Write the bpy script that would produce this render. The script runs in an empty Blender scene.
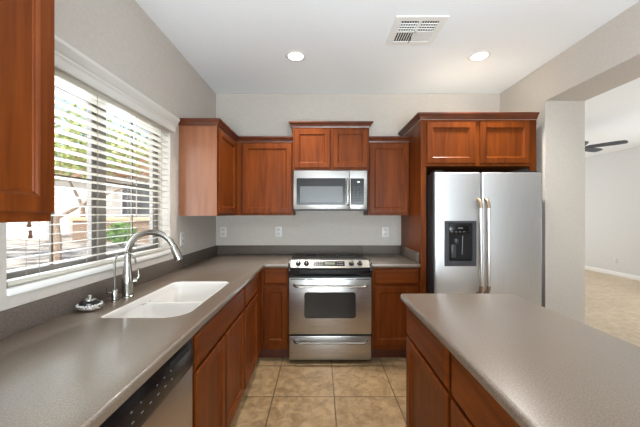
import bpy, bmesh, math, random
from mathutils import Vector
random.seed(7)
S = bpy.context.scene
COL = S.collection
D = bpy.data

# ------------------------------------------------------------------ camera, sky, sun, large lights, exposure
cam = D.cameras.new('camera'); cam.sensor_width = 36.0; cam.lens = 300.0 / 640.0 * 36.0
cam.clip_start = 0.02; cam.clip_end = 300
camo = D.objects.new('camera', cam); COL.objects.link(camo)
camo.location = (0, 0, 1.37); camo.rotation_euler = (math.radians(90), 0, 0)
S.camera = camo

W = D.worlds.new('sky'); S.world = W; W.use_nodes = True
wn = W.node_tree.nodes; wl = W.node_tree.links
sky = wn.new('ShaderNodeTexSky'); sky.sky_type = 'NISHITA'; sky.sun_disc = False
sky.sun_elevation = math.radians(52); sky.sun_rotation = math.radians(170); sky.air_density = 1.0; sky.dust_density = 2.5
wn['Background'].inputs['Strength'].default_value = 0.38
wl.new(sky.outputs['Color'], wn['Background'].inputs['Color'])

sun = D.lights.new('sun', 'SUN'); sun.energy = 3.2; sun.angle = 0.01; sun.color = (1.0, 0.95, 0.86)
suno = D.objects.new('sun', sun); COL.objects.link(suno)
suno.rotation_euler = Vector((-0.30, 1.0, -1.45)).to_track_quat('-Z', 'Y').to_euler()

def area(name, loc, direction, sx, sy, energy, color=(1, 1, 1)):
    l = D.lights.new(name, 'AREA'); l.shape = 'RECTANGLE'; l.size = sx; l.size_y = sy
    l.energy = energy; l.color = color
    o = D.objects.new(name, l); COL.objects.link(o); o.location = loc
    o.rotation_euler = Vector(direction).to_track_quat('-Z', 'Y').to_euler()
    return o
# unseen lights added as soft fill, behind the camera and in the living room
area('rear_fill_light', (0.45, -3.80, 1.35), (0, 1, 0.5), 3.0, 2.3, 40, (0.92, 0.97, 1.0))
area('ceiling_bounce_fill', (0.4, -1.2, 1.15), (0, 0.62, 1), 2.0, 1.2, 165, (0.82, 0.93, 1.0))  # added lamp out of view, bounces light off the ceiling
area('living_room_side_fill', (6.40, 3.2, 1.45), (-1, 0, 0.45), 3.2, 2.2, 75, (0.90, 0.96, 1.0))
area('living_room_back_fill', (3.8, 8.9, 1.45), (-0.1, -1, 0.0), 2.6, 2.2, 85, (0.92, 0.97, 1.0))
area('kitchen_window_daylight', (-1.44, 1.753, 1.56), (1, 0, 0.0), 1.20, 0.96, 26, (0.88, 0.95, 1.0))

S.view_settings.view_transform = 'Standard'; S.view_settings.look = 'None'
S.view_settings.exposure = 0.25; S.view_settings.gamma = 1.0; S.view_settings.use_curve_mapping = False
try:
    S.cycles.use_denoising = True
    S.cycles.max_bounces = 10; S.cycles.diffuse_bounces = 6; S.cycles.glossy_bounces = 5
    S.cycles.transmission_bounces = 8; S.cycles.transparent_max_bounces = 12
    S.cycles.sample_clamp_indirect = 8.0
    S.cycles.caustics_reflective = False; S.cycles.caustics_refractive = False
except Exception:
    pass

# ------------------------------------------------------------------ materials
def srgb(r, g, b):
    f = lambda c: (c / 12.92 if c <= 0.04045 else ((c + 0.055) / 1.055) ** 2.4)
    return (f(r / 255.0), f(g / 255.0), f(b / 255.0), 1.0)

def base_mat(name, col, rough=0.5, metal=0.0, spec=None, coat=0.0):
    m = D.materials.new(name); m.use_nodes = True
    b = m.node_tree.nodes['Principled BSDF']
    b.inputs['Base Color'].default_value = col
    b.inputs['Roughness'].default_value = rough
    b.inputs['Metallic'].default_value = metal
    if spec is not None: b.inputs['Specular IOR Level'].default_value = spec
    if coat: b.inputs['Coat Weight'].default_value = coat; b.inputs['Coat Roughness'].default_value = 0.2
    return m

def noise_mat(name, c1, c2, scale=(1, 1, 1), nscale=5.0, detail=4.0, lo=0.35, hi=0.65, rough=0.5, metal=0.0,
              bump=0.0, spec=None, coat=0.0, distort=0.0, rough_var=0.0, rnd=0.0):
    m = base_mat(name, c1, rough, metal, spec, coat)
    n = m.node_tree.nodes; l = m.node_tree.links; b = n['Principled BSDF']
    tc = n.new('ShaderNodeTexCoord'); mp = n.new('ShaderNodeMapping'); mp.inputs['Scale'].default_value = scale
    nz = n.new('ShaderNodeTexNoise'); nz.inputs['Scale'].default_value = nscale; nz.inputs['Detail'].default_value = detail
    nz.inputs['Distortion'].default_value = distort
    cr = n.new('ShaderNodeValToRGB')
    cr.color_ramp.elements[0].position = lo; cr.color_ramp.elements[0].color = c1
    cr.color_ramp.elements[1].position = hi; cr.color_ramp.elements[1].color = c2
    l.new(tc.outputs['Object'], mp.inputs['Vector']); l.new(mp.outputs['Vector'], nz.inputs['Vector'])
    l.new(nz.outputs['Fac'], cr.inputs['Fac'])
    out = cr.outputs['Color']
    if rnd:
        oi = n.new('ShaderNodeObjectInfo'); hsv = n.new('ShaderNodeHueSaturation')
        mr = n.new('ShaderNodeMapRange'); mr.inputs['To Min'].default_value = 1 - rnd; mr.inputs['To Max'].default_value = 1 + rnd
        l.new(oi.outputs['Random'], mr.inputs['Value']); l.new(mr.outputs['Result'], hsv.inputs['Value'])
        l.new(out, hsv.inputs['Color']); out = hsv.outputs['Color']
    l.new(out, b.inputs['Base Color'])
    if bump:
        bp = n.new('ShaderNodeBump'); bp.inputs['Strength'].default_value = bump; bp.inputs['Distance'].default_value = 0.002
        l.new(nz.outputs['Fac'], bp.inputs['Height']); l.new(bp.outputs['Normal'], b.inputs['Normal'])
    if rough_var:
        mr2 = n.new('ShaderNodeMapRange'); mr2.inputs['To Min'].default_value = rough - rough_var; mr2.inputs['To Max'].default_value = rough + rough_var
        l.new(nz.outputs['Fac'], mr2.inputs['Value']); l.new(mr2.outputs['Result'], b.inputs['Roughness'])
    return m

def emit_mat(name, col, strength):
    m = D.materials.new(name); m.use_nodes = True
    b = m.node_tree.nodes['Principled BSDF']
    b.inputs['Base Color'].default_value = col
    b.inputs['Emission Color'].default_value = col; b.inputs['Emission Strength'].default_value = strength
    return m

def tile_mat(name, w, h, shift, c1, c2, grout, mortar, rough):
    m = base_mat(name, c1, rough)
    n = m.node_tree.nodes; l = m.node_tree.links; b = n['Principled BSDF']
    tc = n.new('ShaderNodeTexCoord'); mp = n.new('ShaderNodeMapping'); mp.inputs['Location'].default_value = shift
    br = n.new('ShaderNodeTexBrick'); br.offset = 0.0; br.squash = 1.0
    br.inputs['Scale'].default_value = 1.0; br.inputs['Brick Width'].default_value = w; br.inputs['Row Height'].default_value = h
    br.inputs['Mortar Size'].default_value = mortar; br.inputs['Mortar Smooth'].default_value = 0.2; br.inputs['Bias'].default_value = 0.0
    br.inputs['Color1'].default_value = (1, 1, 1, 1); br.inputs['Color2'].default_value = (0.9, 0.9, 0.9, 1)
    n1 = n.new('ShaderNodeTexNoise'); n1.inputs['Scale'].default_value = 13.0; n1.inputs['Detail'].default_value = 8.0; n1.inputs['Roughness'].default_value = 0.65
    n1.inputs['Distortion'].default_value = 0.6
    cr = n.new('ShaderNodeValToRGB'); cr.color_ramp.elements[0].position = 0.36; cr.color_ramp.elements[0].color = c1
    cr.color_ramp.elements[1].position = 0.66; cr.color_ramp.elements[1].color = c2
    mul = n.new('ShaderNodeMixRGB'); mul.blend_type = 'MULTIPLY'; mul.inputs['Fac'].default_value = 1.0
    mix = n.new('ShaderNodeMixRGB'); mix.inputs['Color2'].default_value = grout
    l.new(tc.outputs['Object'], mp.inputs['Vector']); l.new(mp.outputs['Vector'], br.inputs['Vector'])
    l.new(tc.outputs['Object'], n1.inputs['Vector']); l.new(n1.outputs['Fac'], cr.inputs['Fac'])
    l.new(cr.outputs['Color'], mul.inputs['Color1']); l.new(br.outputs['Color'], mul.inputs['Color2'])
    l.new(mul.outputs['Color'], mix.inputs['Color1']); l.new(br.outputs['Fac'], mix.inputs['Fac'])
    l.new(mix.outputs['Color'], b.inputs['Base Color'])
    bp = n.new('ShaderNodeBump'); bp.invert = True; bp.inputs['Strength'].default_value = 0.5; bp.inputs['Distance'].default_value = 0.003
    l.new(br.outputs['Fac'], bp.inputs['Height']); l.new(bp.outputs['Normal'], b.inputs['Normal'])
    return m

WD, WL_ = srgb(78, 33, 8), srgb(118, 57, 15)
M = {}
def wood(name, scale): return noise_mat(name, WD, WL_, scale, 7.0, 5.0, 0.25, 0.75, 0.38, 0, 0.0, 0.14, 0.0, 0.5, 0, 0.05)
M['wood_z'] = wood('cherry_wood_upright_grain', (3.2, 3.2, 0.28))
M['wood_x'] = wood('cherry_wood_cross_grain', (0.28, 3.2, 3.2))
M['wood_y'] = wood('cherry_wood_long_grain', (3.2, 0.28, 3.2))
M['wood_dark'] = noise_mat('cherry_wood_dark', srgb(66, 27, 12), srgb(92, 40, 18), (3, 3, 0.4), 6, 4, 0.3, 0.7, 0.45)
M['wood_side'] = noise_mat('cherry_veneer_side', srgb(122, 70, 42), srgb(150, 96, 64), (3, 3, 0.25), 7, 4, 0.25, 0.75, 0.36, 0, 0, 0.5, 0.3)
M['crown'] = noise_mat('cherry_wood_crown', srgb(72, 31, 12), srgb(98, 46, 19), (2, 2, 2), 5, 4, 0.3, 0.7, 0.33, 0, 0, 0.5, 0.3)
M['bounce_pale'] = base_mat('pale_bounce_board', srgb(214, 205, 190), 0.9)  # for unseen boards added to keep red bounce off the ceiling
M['void'] = base_mat('shadow_black', srgb(14, 12, 11), 0.9)
M['wall'] = noise_mat('wall_paint', srgb(186, 178, 169), srgb(193, 185, 176), (1, 1, 1), 60, 3, 0.3, 0.7, 0.85, 0, 0.04)
M['wall_living'] = noise_mat('living_room_wall_paint', srgb(206, 205, 204), srgb(211, 210, 209), (1, 1, 1), 60, 3, 0.3, 0.7, 0.85, 0, 0.04)
M['ceil'] = noise_mat('ceiling_paint', srgb(236, 238, 240), srgb(240, 242, 244), (1, 1, 1), 70, 3, 0.3, 0.7, 0.9, 0, 0.15)
M['white'] = base_mat('white_trim_paint', srgb(232, 230, 226), 0.45)
M['valance'] = base_mat('valance_white', srgb(212, 208, 201), 0.5)
M['slat'] = noise_mat('blind_slat_white', srgb(192, 187, 174), srgb(202, 197, 185), (4, 0.3, 4), 6, 2, 0.3, 0.7, 0.42)
M['counter'] = noise_mat('grey_solid_surface', srgb(96, 83, 71), srgb(127, 111, 96), (1, 1, 1), 260, 2, 0.36, 0.66, 0.31, 0, 0, 0.9, 0.35)
M['splash'] = noise_mat('grey_solid_surface_shaded', srgb(80, 71, 64), srgb(104, 93, 84), (1, 1, 1), 260, 2, 0.36, 0.66, 0.5, 0, 0, 0.3)  # darker copy of the counter, shade put into the colour
M['floor'] = tile_mat('tan_floor_tile', 0.457, 0.457, (-0.115 + 0.457 * 4, -2.05 + 0.457 * 9, 0), srgb(128, 102, 70), srgb(172, 143, 106), srgb(92, 73, 50), 0.0045, 0.42)
M['floor_l'] = tile_mat('glare_lit_floor_tile', 0.457, 0.457, (0, 0, 0), srgb(196, 174, 144), srgb(220, 201, 174), srgb(182, 160, 132), 0.003, 0.4)  # kitchen tile lightened, window glare put into its colour
def steel(name, scale, c=(0.48, 0.47, 0.455, 1), r=0.29):
    m = noise_mat(name, c, tuple(x * 1.10 for x in c[:3]) + (1,), scale, 9, 3, 0.3, 0.7, r, 1.0, 0, None, 0, 0, 0.05)
    b = m.node_tree.nodes['Principled BSDF']
    return m
M['steel_x'] = steel('brushed_steel_level', (0.5, 40, 40))
M['steel_console'] = steel('brushed_steel_console', (0.5, 40, 40), (0.29, 0.275, 0.25, 1), 0.36)
M['steel_f'] = steel('brushed_steel_fridge', (30, 30, 0.5), (0.585, 0.585, 0.59, 1), 0.48)
M['steel_y'] = steel('brushed_steel_dishwasher', (40, 0.5, 40), (0.55, 0.50, 0.46, 1), 0.33)
M['nickel'] = base_mat('brushed_nickel', (0.35, 0.335, 0.305, 1), 0.26, 1.0)
M['chrome'] = base_mat('polished_chrome', (0.75, 0.74, 0.72, 1), 0.1, 1.0)
M['fridge_bar'] = base_mat('satin_handle_metal', (0.60, 0.57, 0.53, 1), 0.32, 1.0)
M['handle_tan'] = base_mat('champagne_handle_end', srgb(150, 128, 104), 0.4, 0.7)
M['black'] = base_mat('gloss_black_plastic', srgb(18, 18, 20), 0.22)
M['black_m'] = base_mat('satin_black_plastic', srgb(26, 26, 28), 0.45)
M['glass_k'] = base_mat('black_ceramic_glass', srgb(20, 20, 22), 0.08, 0, 0.6)
M['oven_glass'] = base_mat('dark_oven_glass', srgb(36, 34, 33), 0.12, 0, 0.6)
M['mesh_grey'] = base_mat('microwave_door_screen', srgb(84, 86, 88), 0.3)
M['panel_dim'] = base_mat('dispenser_grey', srgb(58, 58, 62), 0.35)
M['mark'] = base_mat('pale_button_print', srgb(120, 120, 122), 0.5)
M['lcd'] = emit_mat('clock_display_lit', (0.75, 0.85, 0.8, 1), 0.8)
M['lcd_dim'] = base_mat('range_display', srgb(88, 96, 78), 0.3)
M['sink'] = base_mat('white_sink_composite', srgb(226, 222, 217), 0.25)
M['plate'] = base_mat('white_outlet_plastic', srgb(212, 209, 204), 0.4)
M['slot'] = base_mat('outlet_slot_dark', srgb(60, 58, 56), 0.6)
M['outlet_face'] = base_mat('outlet_face_white', srgb(196, 193, 188), 0.4)
M['bulb'] = emit_mat('lamp_lens_lit', (1.0, 0.95, 0.86, 1), 9.0)
M['vent_dark'] = base_mat('duct_dark', srgb(40, 40, 42), 0.8)
M['fan'] = noise_mat('fan_blade_slate', srgb(58, 62, 72), srgb(70, 74, 84), (1, 1, 1), 8, 2, 0.3, 0.7, 0.5)
M['cord'] = base_mat('blind_cord', srgb(214, 208, 196), 0.8)
M['ladder'] = base_mat('ladder_cord', srgb(150, 142, 128), 0.8)
M['tassel'] = base_mat('brown_wood_tassel', srgb(98, 58, 34), 0.5)
M['frame'] = base_mat('window_frame_taupe', srgb(112, 106, 100), 0.5)
M['muntin'] = base_mat('muntin_brown', srgb(86, 76, 66), 0.5)
gm = D.materials.new('window_glass'); gm.use_nodes = True
nt = gm.node_tree; nt.nodes.clear()
o_ = nt.nodes.new('ShaderNodeOutputMaterial'); mx = nt.nodes.new('ShaderNodeMixShader')
tr = nt.nodes.new('ShaderNodeBsdfTransparent'); gl = nt.nodes.new('ShaderNodeBsdfGlossy'); gl.inputs['Roughness'].default_value = 0.02
mx.inputs['Fac'].default_value = 0.05
nt.links.new(tr.outputs[0], mx.inputs[1]); nt.links.new(gl.outputs[0], mx.inputs[2]); nt.links.new(mx.outputs[0], o_.inputs[0])
M['glass'] = gm
M['gravel'] = noise_mat('gravel_shadow_patches', srgb(84, 79, 72), srgb(200, 190, 172), (1, 1, 1), 1.5, 9, 0.35, 0.65, 0.95, 0, 0.6)  # dark patches put tree shadow into the gravel colour
M['stucco'] = noise_mat('pale_stucco', srgb(222, 214, 202), srgb(230, 223, 212), (1, 1, 1), 20, 4, 0.3, 0.7, 0.9, 0, 0.2)
M['stucco_tan'] = noise_mat('tan_stucco', srgb(206, 176, 140), srgb(216, 188, 152), (1, 1, 1), 20, 4, 0.3, 0.7, 0.9, 0, 0.2)
M['roof'] = noise_mat('roof_tile_brown', srgb(140, 104, 82), srgb(170, 130, 104), (1, 6, 6), 8, 3, 0.3, 0.7, 0.8, 0, 0.4)
M['pane_far'] = base_mat('far_window_pane', srgb(92, 96, 100), 0.15)
M['block'] = noise_mat('block_wall_white', srgb(228, 222, 214), srgb(238, 233, 226), (1, 1, 1), 12, 4, 0.3, 0.7, 0.9, 0, 0.2)
M['bark'] = noise_mat('tree_bark', srgb(120, 100, 82), srgb(164, 142, 120), (6, 6, 1), 8, 5, 0.3, 0.7, 0.9, 0, 0.6)
M['ledge'] = noise_mat('planter_cap_orange', srgb(200, 170, 134), srgb(212, 184, 150), (1, 1, 1), 9, 4, 0.3, 0.7, 0.85)
M['brickw'] = noise_mat('planter_brown_block', srgb(120, 100, 82), srgb(150, 128, 106), (1, 1, 3), 9, 4, 0.3, 0.7, 0.9)
def leaf_mat(name, c1, c2):
    m = noise_mat(name, c1, c2, (1, 1, 1), 3, 3, 0.3, 0.7, 0.6)
    b = m.node_tree.nodes['Principled BSDF']
    return m
M['leaf'] = leaf_mat('leaf_light_green', srgb(160, 172, 96), srgb(206, 212, 144))
M['leaf_d'] = leaf_mat('leaf_mid_green', srgb(128, 146, 88), srgb(182, 194, 128))
M['shrub'] = leaf_mat('shrub_leaf', srgb(96, 140, 62), srgb(142, 178, 90))

# ------------------------------------------------------------------ mesh helpers
def world_off(p):
    v = Vector((0, 0, 0))
    while p is not None:
        v += p.location; p = p.parent
    return v

class MB:
    def __init__(s): s.bm = bmesh.new()
    def box(s, x0, x1, y0, y1, z0, z1):
        vs = [s.bm.verts.new(c) for c in ((x0, y0, z0), (x1, y0, z0), (x1, y1, z0), (x0, y1, z0), (x0, y0, z1), (x1, y0, z1), (x1, y1, z1), (x0, y1, z1))]
        for f in ((0, 3, 2, 1), (4, 5, 6, 7), (0, 1, 5, 4), (1, 2, 6, 5), (2, 3, 7, 6), (3, 0, 4, 7)):
            s.bm.faces.new([vs[i] for i in f])
        return s
    def loft(s, rings, cap0=True, cap1=True, closed=True):
        R = [[s.bm.verts.new(c) for c in r] for r in rings]
        n = len(R[0])
        for a, b in zip(R[:-1], R[1:]):
            for i in range(n if closed else n - 1):
                j = (i + 1) % n
                s.bm.faces.new((a[i], a[j], b[j], b[i]))
        if cap0: s.bm.faces.new(list(reversed(R[0])))
        if cap1: s.bm.faces.new(R[-1])
        return s
    def tube(s, pts, rad, seg=10, caps=True):
        pts = [Vector(p) for p in pts]
        if not isinstance(rad, (list, tuple)): rad = [rad] * len(pts)
        rings = []; up = None
        for i, p in enumerate(pts):
            if i == 0: t = pts[1] - p
            elif i == len(pts) - 1: t = p - pts[i - 1]
            else: t = (pts[i + 1] - p).normalized() + (p - pts[i - 1]).normalized()
            t.normalize()
            if up is None:
                up = Vector((0, 0, 1)) if abs(t.z) < 0.9 else Vector((1, 0, 0))
            a = t.cross(up)
            if a.length < 1e-4: a = t.cross(Vector((0, 1, 0)))
            a.normalize(); b = a.cross(t); b.normalize(); up = b
            rings.append([p + (a * math.cos(k * 2 * math.pi / seg) + b * math.sin(k * 2 * math.pi / seg)) * rad[i] for k in range(seg)])
        return s.loft(rings, caps, caps)
    def lathe(s, prof, c, axis=(0, 0, 1), seg=24, cap0=True, cap1=True):
        ax = Vector(axis).normalized(); c = Vector(c)
        a = ax.orthogonal().normalized(); b = ax.cross(a)
        rings = [[c + ax * h + (a * math.cos(k * 2 * math.pi / seg) + b * math.sin(k * 2 * math.pi / seg)) * r for k in range(seg)] for r, h in prof]
        return s.loft(rings, cap0, cap1)
    def prism(s, poly, fn, a, b):
        return s.loft([[fn(u, v, a) for u, v in poly], [fn(u, v, b) for u, v in poly]])
    def sphere(s, c, r, sx=1, sy=1, sz=1, sub=2):
        g = bmesh.ops.create_icosphere(s.bm, subdivisions=sub, radius=r)
        for v in g['verts']: v.co = Vector((v.co.x * sx + c[0], v.co.y * sy + c[1], v.co.z * sz + c[2]))
        return s
    def build(s, name, mat, parent=None, bevel=0, seg=2, smooth=True, origin=None):
        bm = s.bm
        bmesh.ops.recalc_face_normals(bm, faces=bm.faces)
        if bevel:
            es = [e for e in bm.edges if len(e.link_faces) == 2 and e.calc_face_angle(0) > 0.6]
            bmesh.ops.bevel(bm, geom=es, offset=bevel, segments=seg, affect='EDGES', profile=0.5, clamp_overlap=True)
        me = D.meshes.new(name)
        if parent is not None: off = world_off(parent)
        elif origin is not None: off = Vector(origin)
        else:
            xs = [v.co.x for v in bm.verts]; ys = [v.co.y for v in bm.verts]; zs = [v.co.z for v in bm.verts]
            off = Vector(((min(xs) + max(xs)) / 2, (min(ys) + max(ys)) / 2, min(zs)))
        bmesh.ops.translate(bm, verts=bm.verts, vec=-off)
        bm.to_mesh(me); bm.free()
        me.materials.append(M[mat] if isinstance(mat, str) else mat)
        if smooth:
            for p in me.polygons: p.use_smooth = True
            me.set_sharp_from_angle(angle=math.radians(35))
        o = D.objects.new(name, me); COL.objects.link(o)
        if parent is not None: o.parent = parent
        else: o.location = off
        return o

def tag(o, label, cat, group=None):
    o['label'] = label; o['category'] = cat
    if group: o['group'] = group
    return o
def thing(name, loc, label, cat, group=None):
    o = D.objects.new(name, None); COL.objects.link(o); o.location = loc; o.empty_display_size = 0.1
    return tag(o, label, cat, group)
def struct(o):
    o['kind'] = 'structure'; return o
def box(name, mat, parent, *c, bevel=0, seg=2):
    return MB().box(*c).build(name, mat, parent, bevel, seg)

# frames for a vertical face: (u along, z up, n outwards)
def face_fn(orient, plane):
    if orient == '-y': return lambda u, z, n: (u, plane - n, z)
    if orient == '+x': return lambda u, z, n: (plane + n, u, z)
    if orient == '-x': return lambda u, z, n: (plane - n, u, z)
def panel_rings(mb, fn, u0, u1, z0, z1, steps):
    rings = []
    for ins, d in steps:
        rings.append([fn(u0 + ins, z0 + ins, d), fn(u1 - ins, z0 + ins, d), fn(u1 - ins, z1 - ins, d), fn(u0 + ins, z1 - ins, d)])
    return mb.loft(rings)
def door(parent, orient, plane, u0, u1, z0, z1, st=0.056, mat='wood_z', name='door'):
    steps = [(0.007, 0.0003), (0.007, 0.006), (0, 0.007), (0, 0.014), (0.004, 0.019), (st - 0.004, 0.019), (st, 0.0160), (st + 0.004, 0.0115), (st + 0.008, 0.0105), (st + 0.010, 0.0065)]
    return panel_rings(MB(), face_fn(orient, plane), u0, u1, z0, z1, steps).build(name, mat, parent, smooth=False)
def drawer(parent, orient, plane, u0, u1, z0, z1, mat, name='drawer_front'):
    steps = [(0.007, 0.0003), (0.007, 0.006), (0, 0.007), (0, 0.011), (0.008, 0.016), (0.013, 0.019)]
    return panel_rings(MB(), face_fn(orient, plane), u0, u1, z0, z1, steps).build(name, mat, parent, smooth=False)

CROWN = [(0.0, 0.0), (0.006, 0.0), (0.008, 0.008), (0.013, 0.012), (0.019, 0.024), (0.030, 0.036), (0.036, 0.040), (0.038, 0.044), (0.038, 0.054), (0.0, 0.054)]
def crown(parent, path, side, z0, ghost0=None, ghost1=None, sc=1.0):
    P = [Vector((x, y)) for x, y in path]
    ext = ([Vector(ghost0)] if ghost0 else []) + P + ([Vector(ghost1)] if ghost1 else [])
    k0 = 1 if ghost0 else 0
    rings = []
    def nrm(a, b):
        d = (b - a).normalized(); return Vector((d.y, -d.x)) * side
    for i, p in enumerate(P):
        k = i + k0
        ns = []
        if k > 0: ns.append(nrm(ext[k - 1], ext[k]))
        if k < len(ext) - 1: ns.append(nrm(ext[k], ext[k + 1]))
        if len(ns) == 2:
            m = ns[0] + ns[1]; m = m / (1 + ns[0].dot(ns[1]))
        else: m = ns[0]
        rings.append([(p.x + m.x * o * sc, p.y + m.y * o * sc, z0 + u * sc) for o, u in CROWN])
    return MB().loft(rings).build('crown_molding', 'crown', parent, smooth=False)

# ------------------------------------------------------------------ room shell
XL, YB, XR, XR2, ZC = -1.185, 3.42, 2.05, 2.41, 2.735
YW0, YW1, ZW0, ZW1 = 1.134, 2.372, 1.055, 2.06
struct(box('floor', 'floor', None, XL - 0.15, 2.23, -4.1, YB + 0.15, -0.1, 0.0))
struct(box('floor', 'floor_l', None, 2.23, 6.65, -4.1, 9.15, -0.1, 0.0))
struct(box('ceiling', 'ceil', None, XL - 0.15, 6.65, -4.1, 9.15, ZC, ZC + 0.15))
w = MB()
w.box(XL - 0.15, XL, -4.1, YW0, 0, ZC).box(XL - 0.15, XL, YW1, YB + 0.15, 0, ZC)
w.box(XL - 0.15, XL, YW0, YW1, 0, ZW0).box(XL - 0.15, XL, YW0, YW1, ZW1, ZC)
struct(w.build('wall_left', 'wall', smooth=False))
struct(box('wall_back', 'wall', None, XL, XR, YB, YB + 0.15, 0, ZC))
w = MB()
w.box(XR, XR2, 2.73, 9.0, 0, ZC).box(XR, XR2, -2.2, 2.73, 2.395, ZC).box(XR, XR2, -4.0, -2.2, 0, ZC)
struct(w.build('wall_right', 'wall', smooth=False))
struct(box('wall_front', 'wall', None, XL, 6.5, -4.1, -3.98, 0, ZC))
struct(box('wall_far_right', 'wall_living', None, 6.5, 6.65, -4.1, 9.0, 0, ZC))
struct(box('wall_far_back', 'wall_living', None, XR2, 6.5, 9.0, 9.15, 0, ZC))
struct(box('baseboard_far_right', 'white', None, 6.482, 6.4995, -3.9, 8.99, 0.0005, 0.095, bevel=0.006))

# window in the left wall
win = D.objects.new('window_1', None); COL.objects.link(win); win.location = (XL - 0.12, (YW0 + YW1) / 2, ZW0); struct(win)
def wpart(mb, name, mat, parent=win, **k):
    return mb.build(name, mat, parent, **k)
xf0, xf1 = XL - 0.145, XL - 0.095
ym = (YW0 + YW1) / 2
fz0, fz1 = ZW0 + 0.001, ZW1 - 0.001
f = MB()
f.box(xf0, xf1, YW0 + .001, YW0 + 0.035, fz0, fz1).box(xf0, xf1, YW1 - 0.035, YW1 - .001, fz0, fz1)
f.box(xf0, xf1, YW0 + 0.035, YW1 - 0.035, fz0, fz0 + 0.035).box(xf0, xf1, YW0 + 0.035, YW1 - 0.035, fz1 - 0.035, fz1)
f.box(xf0, xf1, ym - 0.018, ym + 0.018, fz0 + 0.035, fz1 - 0.035)
wpart(f, 'window_frame', 'frame', bevel=0.003, seg=1)
for a, b, xo in ((YW0 + 0.035, ym - 0.018, 0.0), (ym + 0.018, YW1 - 0.035, 0.012)):
    sx0, sx1 = xf0 + 0.008 + xo, xf1 - 0.016 + xo
    z0, z1 = fz0 + 0.035, fz1 - 0.035
    s_ = MB()
    s_.box(sx0, sx1, a + .0005, a + 0.032, z0, z1).box(sx0, sx1, b - 0.032, b - .0005, z0, z1)
    s_.box(sx0, sx1, a + 0.032, b - 0.032, z0, z0 + 0.032).box(sx0, sx1, a + 0.032, b - 0.032, z1 - 0.032, z1)
    sash = wpart(s_, 'sash', 'frame', bevel=0.002, seg=1)
    mx_ = (sx0 + sx1) / 2
    g = MB().box(mx_ - 0.002, mx_ + 0.002, a + 0.032, b - 0.032, z0 + 0.032, z1 - 0.032)
    g.build('pane', 'glass', sash, smooth=False)
    mc = (a + b) / 2; mz = (z0 + z1) / 2
    mu = MB().box(mx_ + 0.003, mx_ + 0.013, mc - 0.006, mc + 0.006, z0 + 0.032, z1 - 0.032)
    mu.box(mx_ + 0.003, mx_ + 0.013, a + 0.032, b - 0.032, mz - 0.006, mz + 0.006)
    mu.build('muntin', 'muntin', sash)
struct(box('trim_1', 'white', None, xf1 + 0.0005, XL + 0.012, YW0 + 0.0005, YW1 - 0.0005, ZW0 + 0.0005, ZW0 + 0.030, bevel=0.006))   # window sill

# ------------------------------------------------------------------ window blind
bl = thing('window_blind', (XL, ym, 2.02), 'white horizontal slat blind with moulded valance, open over the kitchen window', 'blind')
VAL = [(0.0, 0.0), (0.018, 0.0), (0.022, 0.010), (0.024, 0.040), (0.030, 0.052), (0.030, 0.060), (0.038, 0.070), (0.050, 0.088), (0.054, 0.096), (0.054, 0.112), (0.0, 0.112)]
va, vb = YW0 - 0.05, YW1 + 0.045
vz = 2.02
MB().loft([[(XL + 0.001 + o, va, vz + u) for o, u in VAL], [(XL + 0.001 + o, vb, vz + u) for o, u in VAL]]).build('valance', 'valance', bl, smooth=False)
box('headrail', 'slat', bl, XL - 0.056, XL - 0.003, YW0 + 0.006, YW1 - 0.006, 2.000, 2.052, bevel=0.004)
sl = MB(); zt = 1.972; n_s = 0
ya, yb_ = YW0 + 0.010, YW1 - 0.010
xc = XL - 0.030
while zt > 1.135:
    ti = math.radians(-5)
    prof = []
    for k in range(5):
        d = -0.025 + 0.0125 * k
        cz = 0.0016 * (1 - (d / 0.025) ** 2)
        prof.append((d, cz + 0.0014))
    for k in range(4, -1, -1):
        d = -0.025 + 0.0125 * k
        cz = 0.0016 * (1 - (d / 0.025) ** 2)
        prof.append((d, cz - 0.0014))
    P = [(xc + d * math.cos(ti) + c * math.sin(ti), zt - d * math.sin(ti) + c) for d, c in prof]
    sl.loft([[(x, ya, z) for x, z in P], [(x, yb_, z) for x, z in P]])
    zt -= 0.0435; n_s += 1
sl.build('slats', 'slat', bl, smooth=False)
box('bottom_rail', 'slat', bl, xc - 0.026, xc + 0.026, ya, yb_, 1.090, 1.108, bevel=0.004)
for yy in (1.27, 1.60, 1.94, 2.25):
    for dx in (-0.029, 0.0275):
        MB().tube([(xc + dx, yy, 1.108), (xc + dx, yy, 2.0)], 0.0011, 5).build('ladder_cord', 'ladder', bl)
for yy, zz in ((1.214, 1.345), (1.219, 1.298)):
    c = MB().tube([(XL + 0.008, yy, 2.02), (XL + 0.009, yy, 1.7), (XL + 0.008, yy, zz)], 0.0013, 6).build('lift_cord', 'cord', bl)
    MB().lathe([(0.003, 0.0), (0.0065, -0.004), (0.005, -0.012), (0.0055, -0.020), (0.008, -0.030), (0.006, -0.034)], (XL + 0.008, yy, zz + .004), seg=12).build('tassel', 'tassel', c)

# ------------------------------------------------------------------ upper cabinets
U0, U1 = 1.350, 2.105
def body(parent, *c, mat='wood_z', name='cabinet_body', bevel=0.0015):
    return box(name, mat, parent, *c, bevel=bevel, seg=1)
# near left cabinet, cut by the picture edge
XF = -0.865
c = thing('wall_cabinet', ((XL + XF) / 2, 0.55, 1.345), 'cherry wall cabinet hung nearest the camera before the window', 'cabinet')
body(c, XL + .001, XF, 0.06, 0.966, 1.345, U1)
door(c, '+x', XF, 0.518, 0.960, 1.372, U1 - 0.012, mat='wood_z'); door(c, '+x', XF, 0.066, 0.508, 1.372, U1 - 0.012)
crown(c, [(XL + .001, 0.06), (XF, 0.06), (XF, 0.966), (XL + .001, 0.966)], 1, U1)
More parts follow.
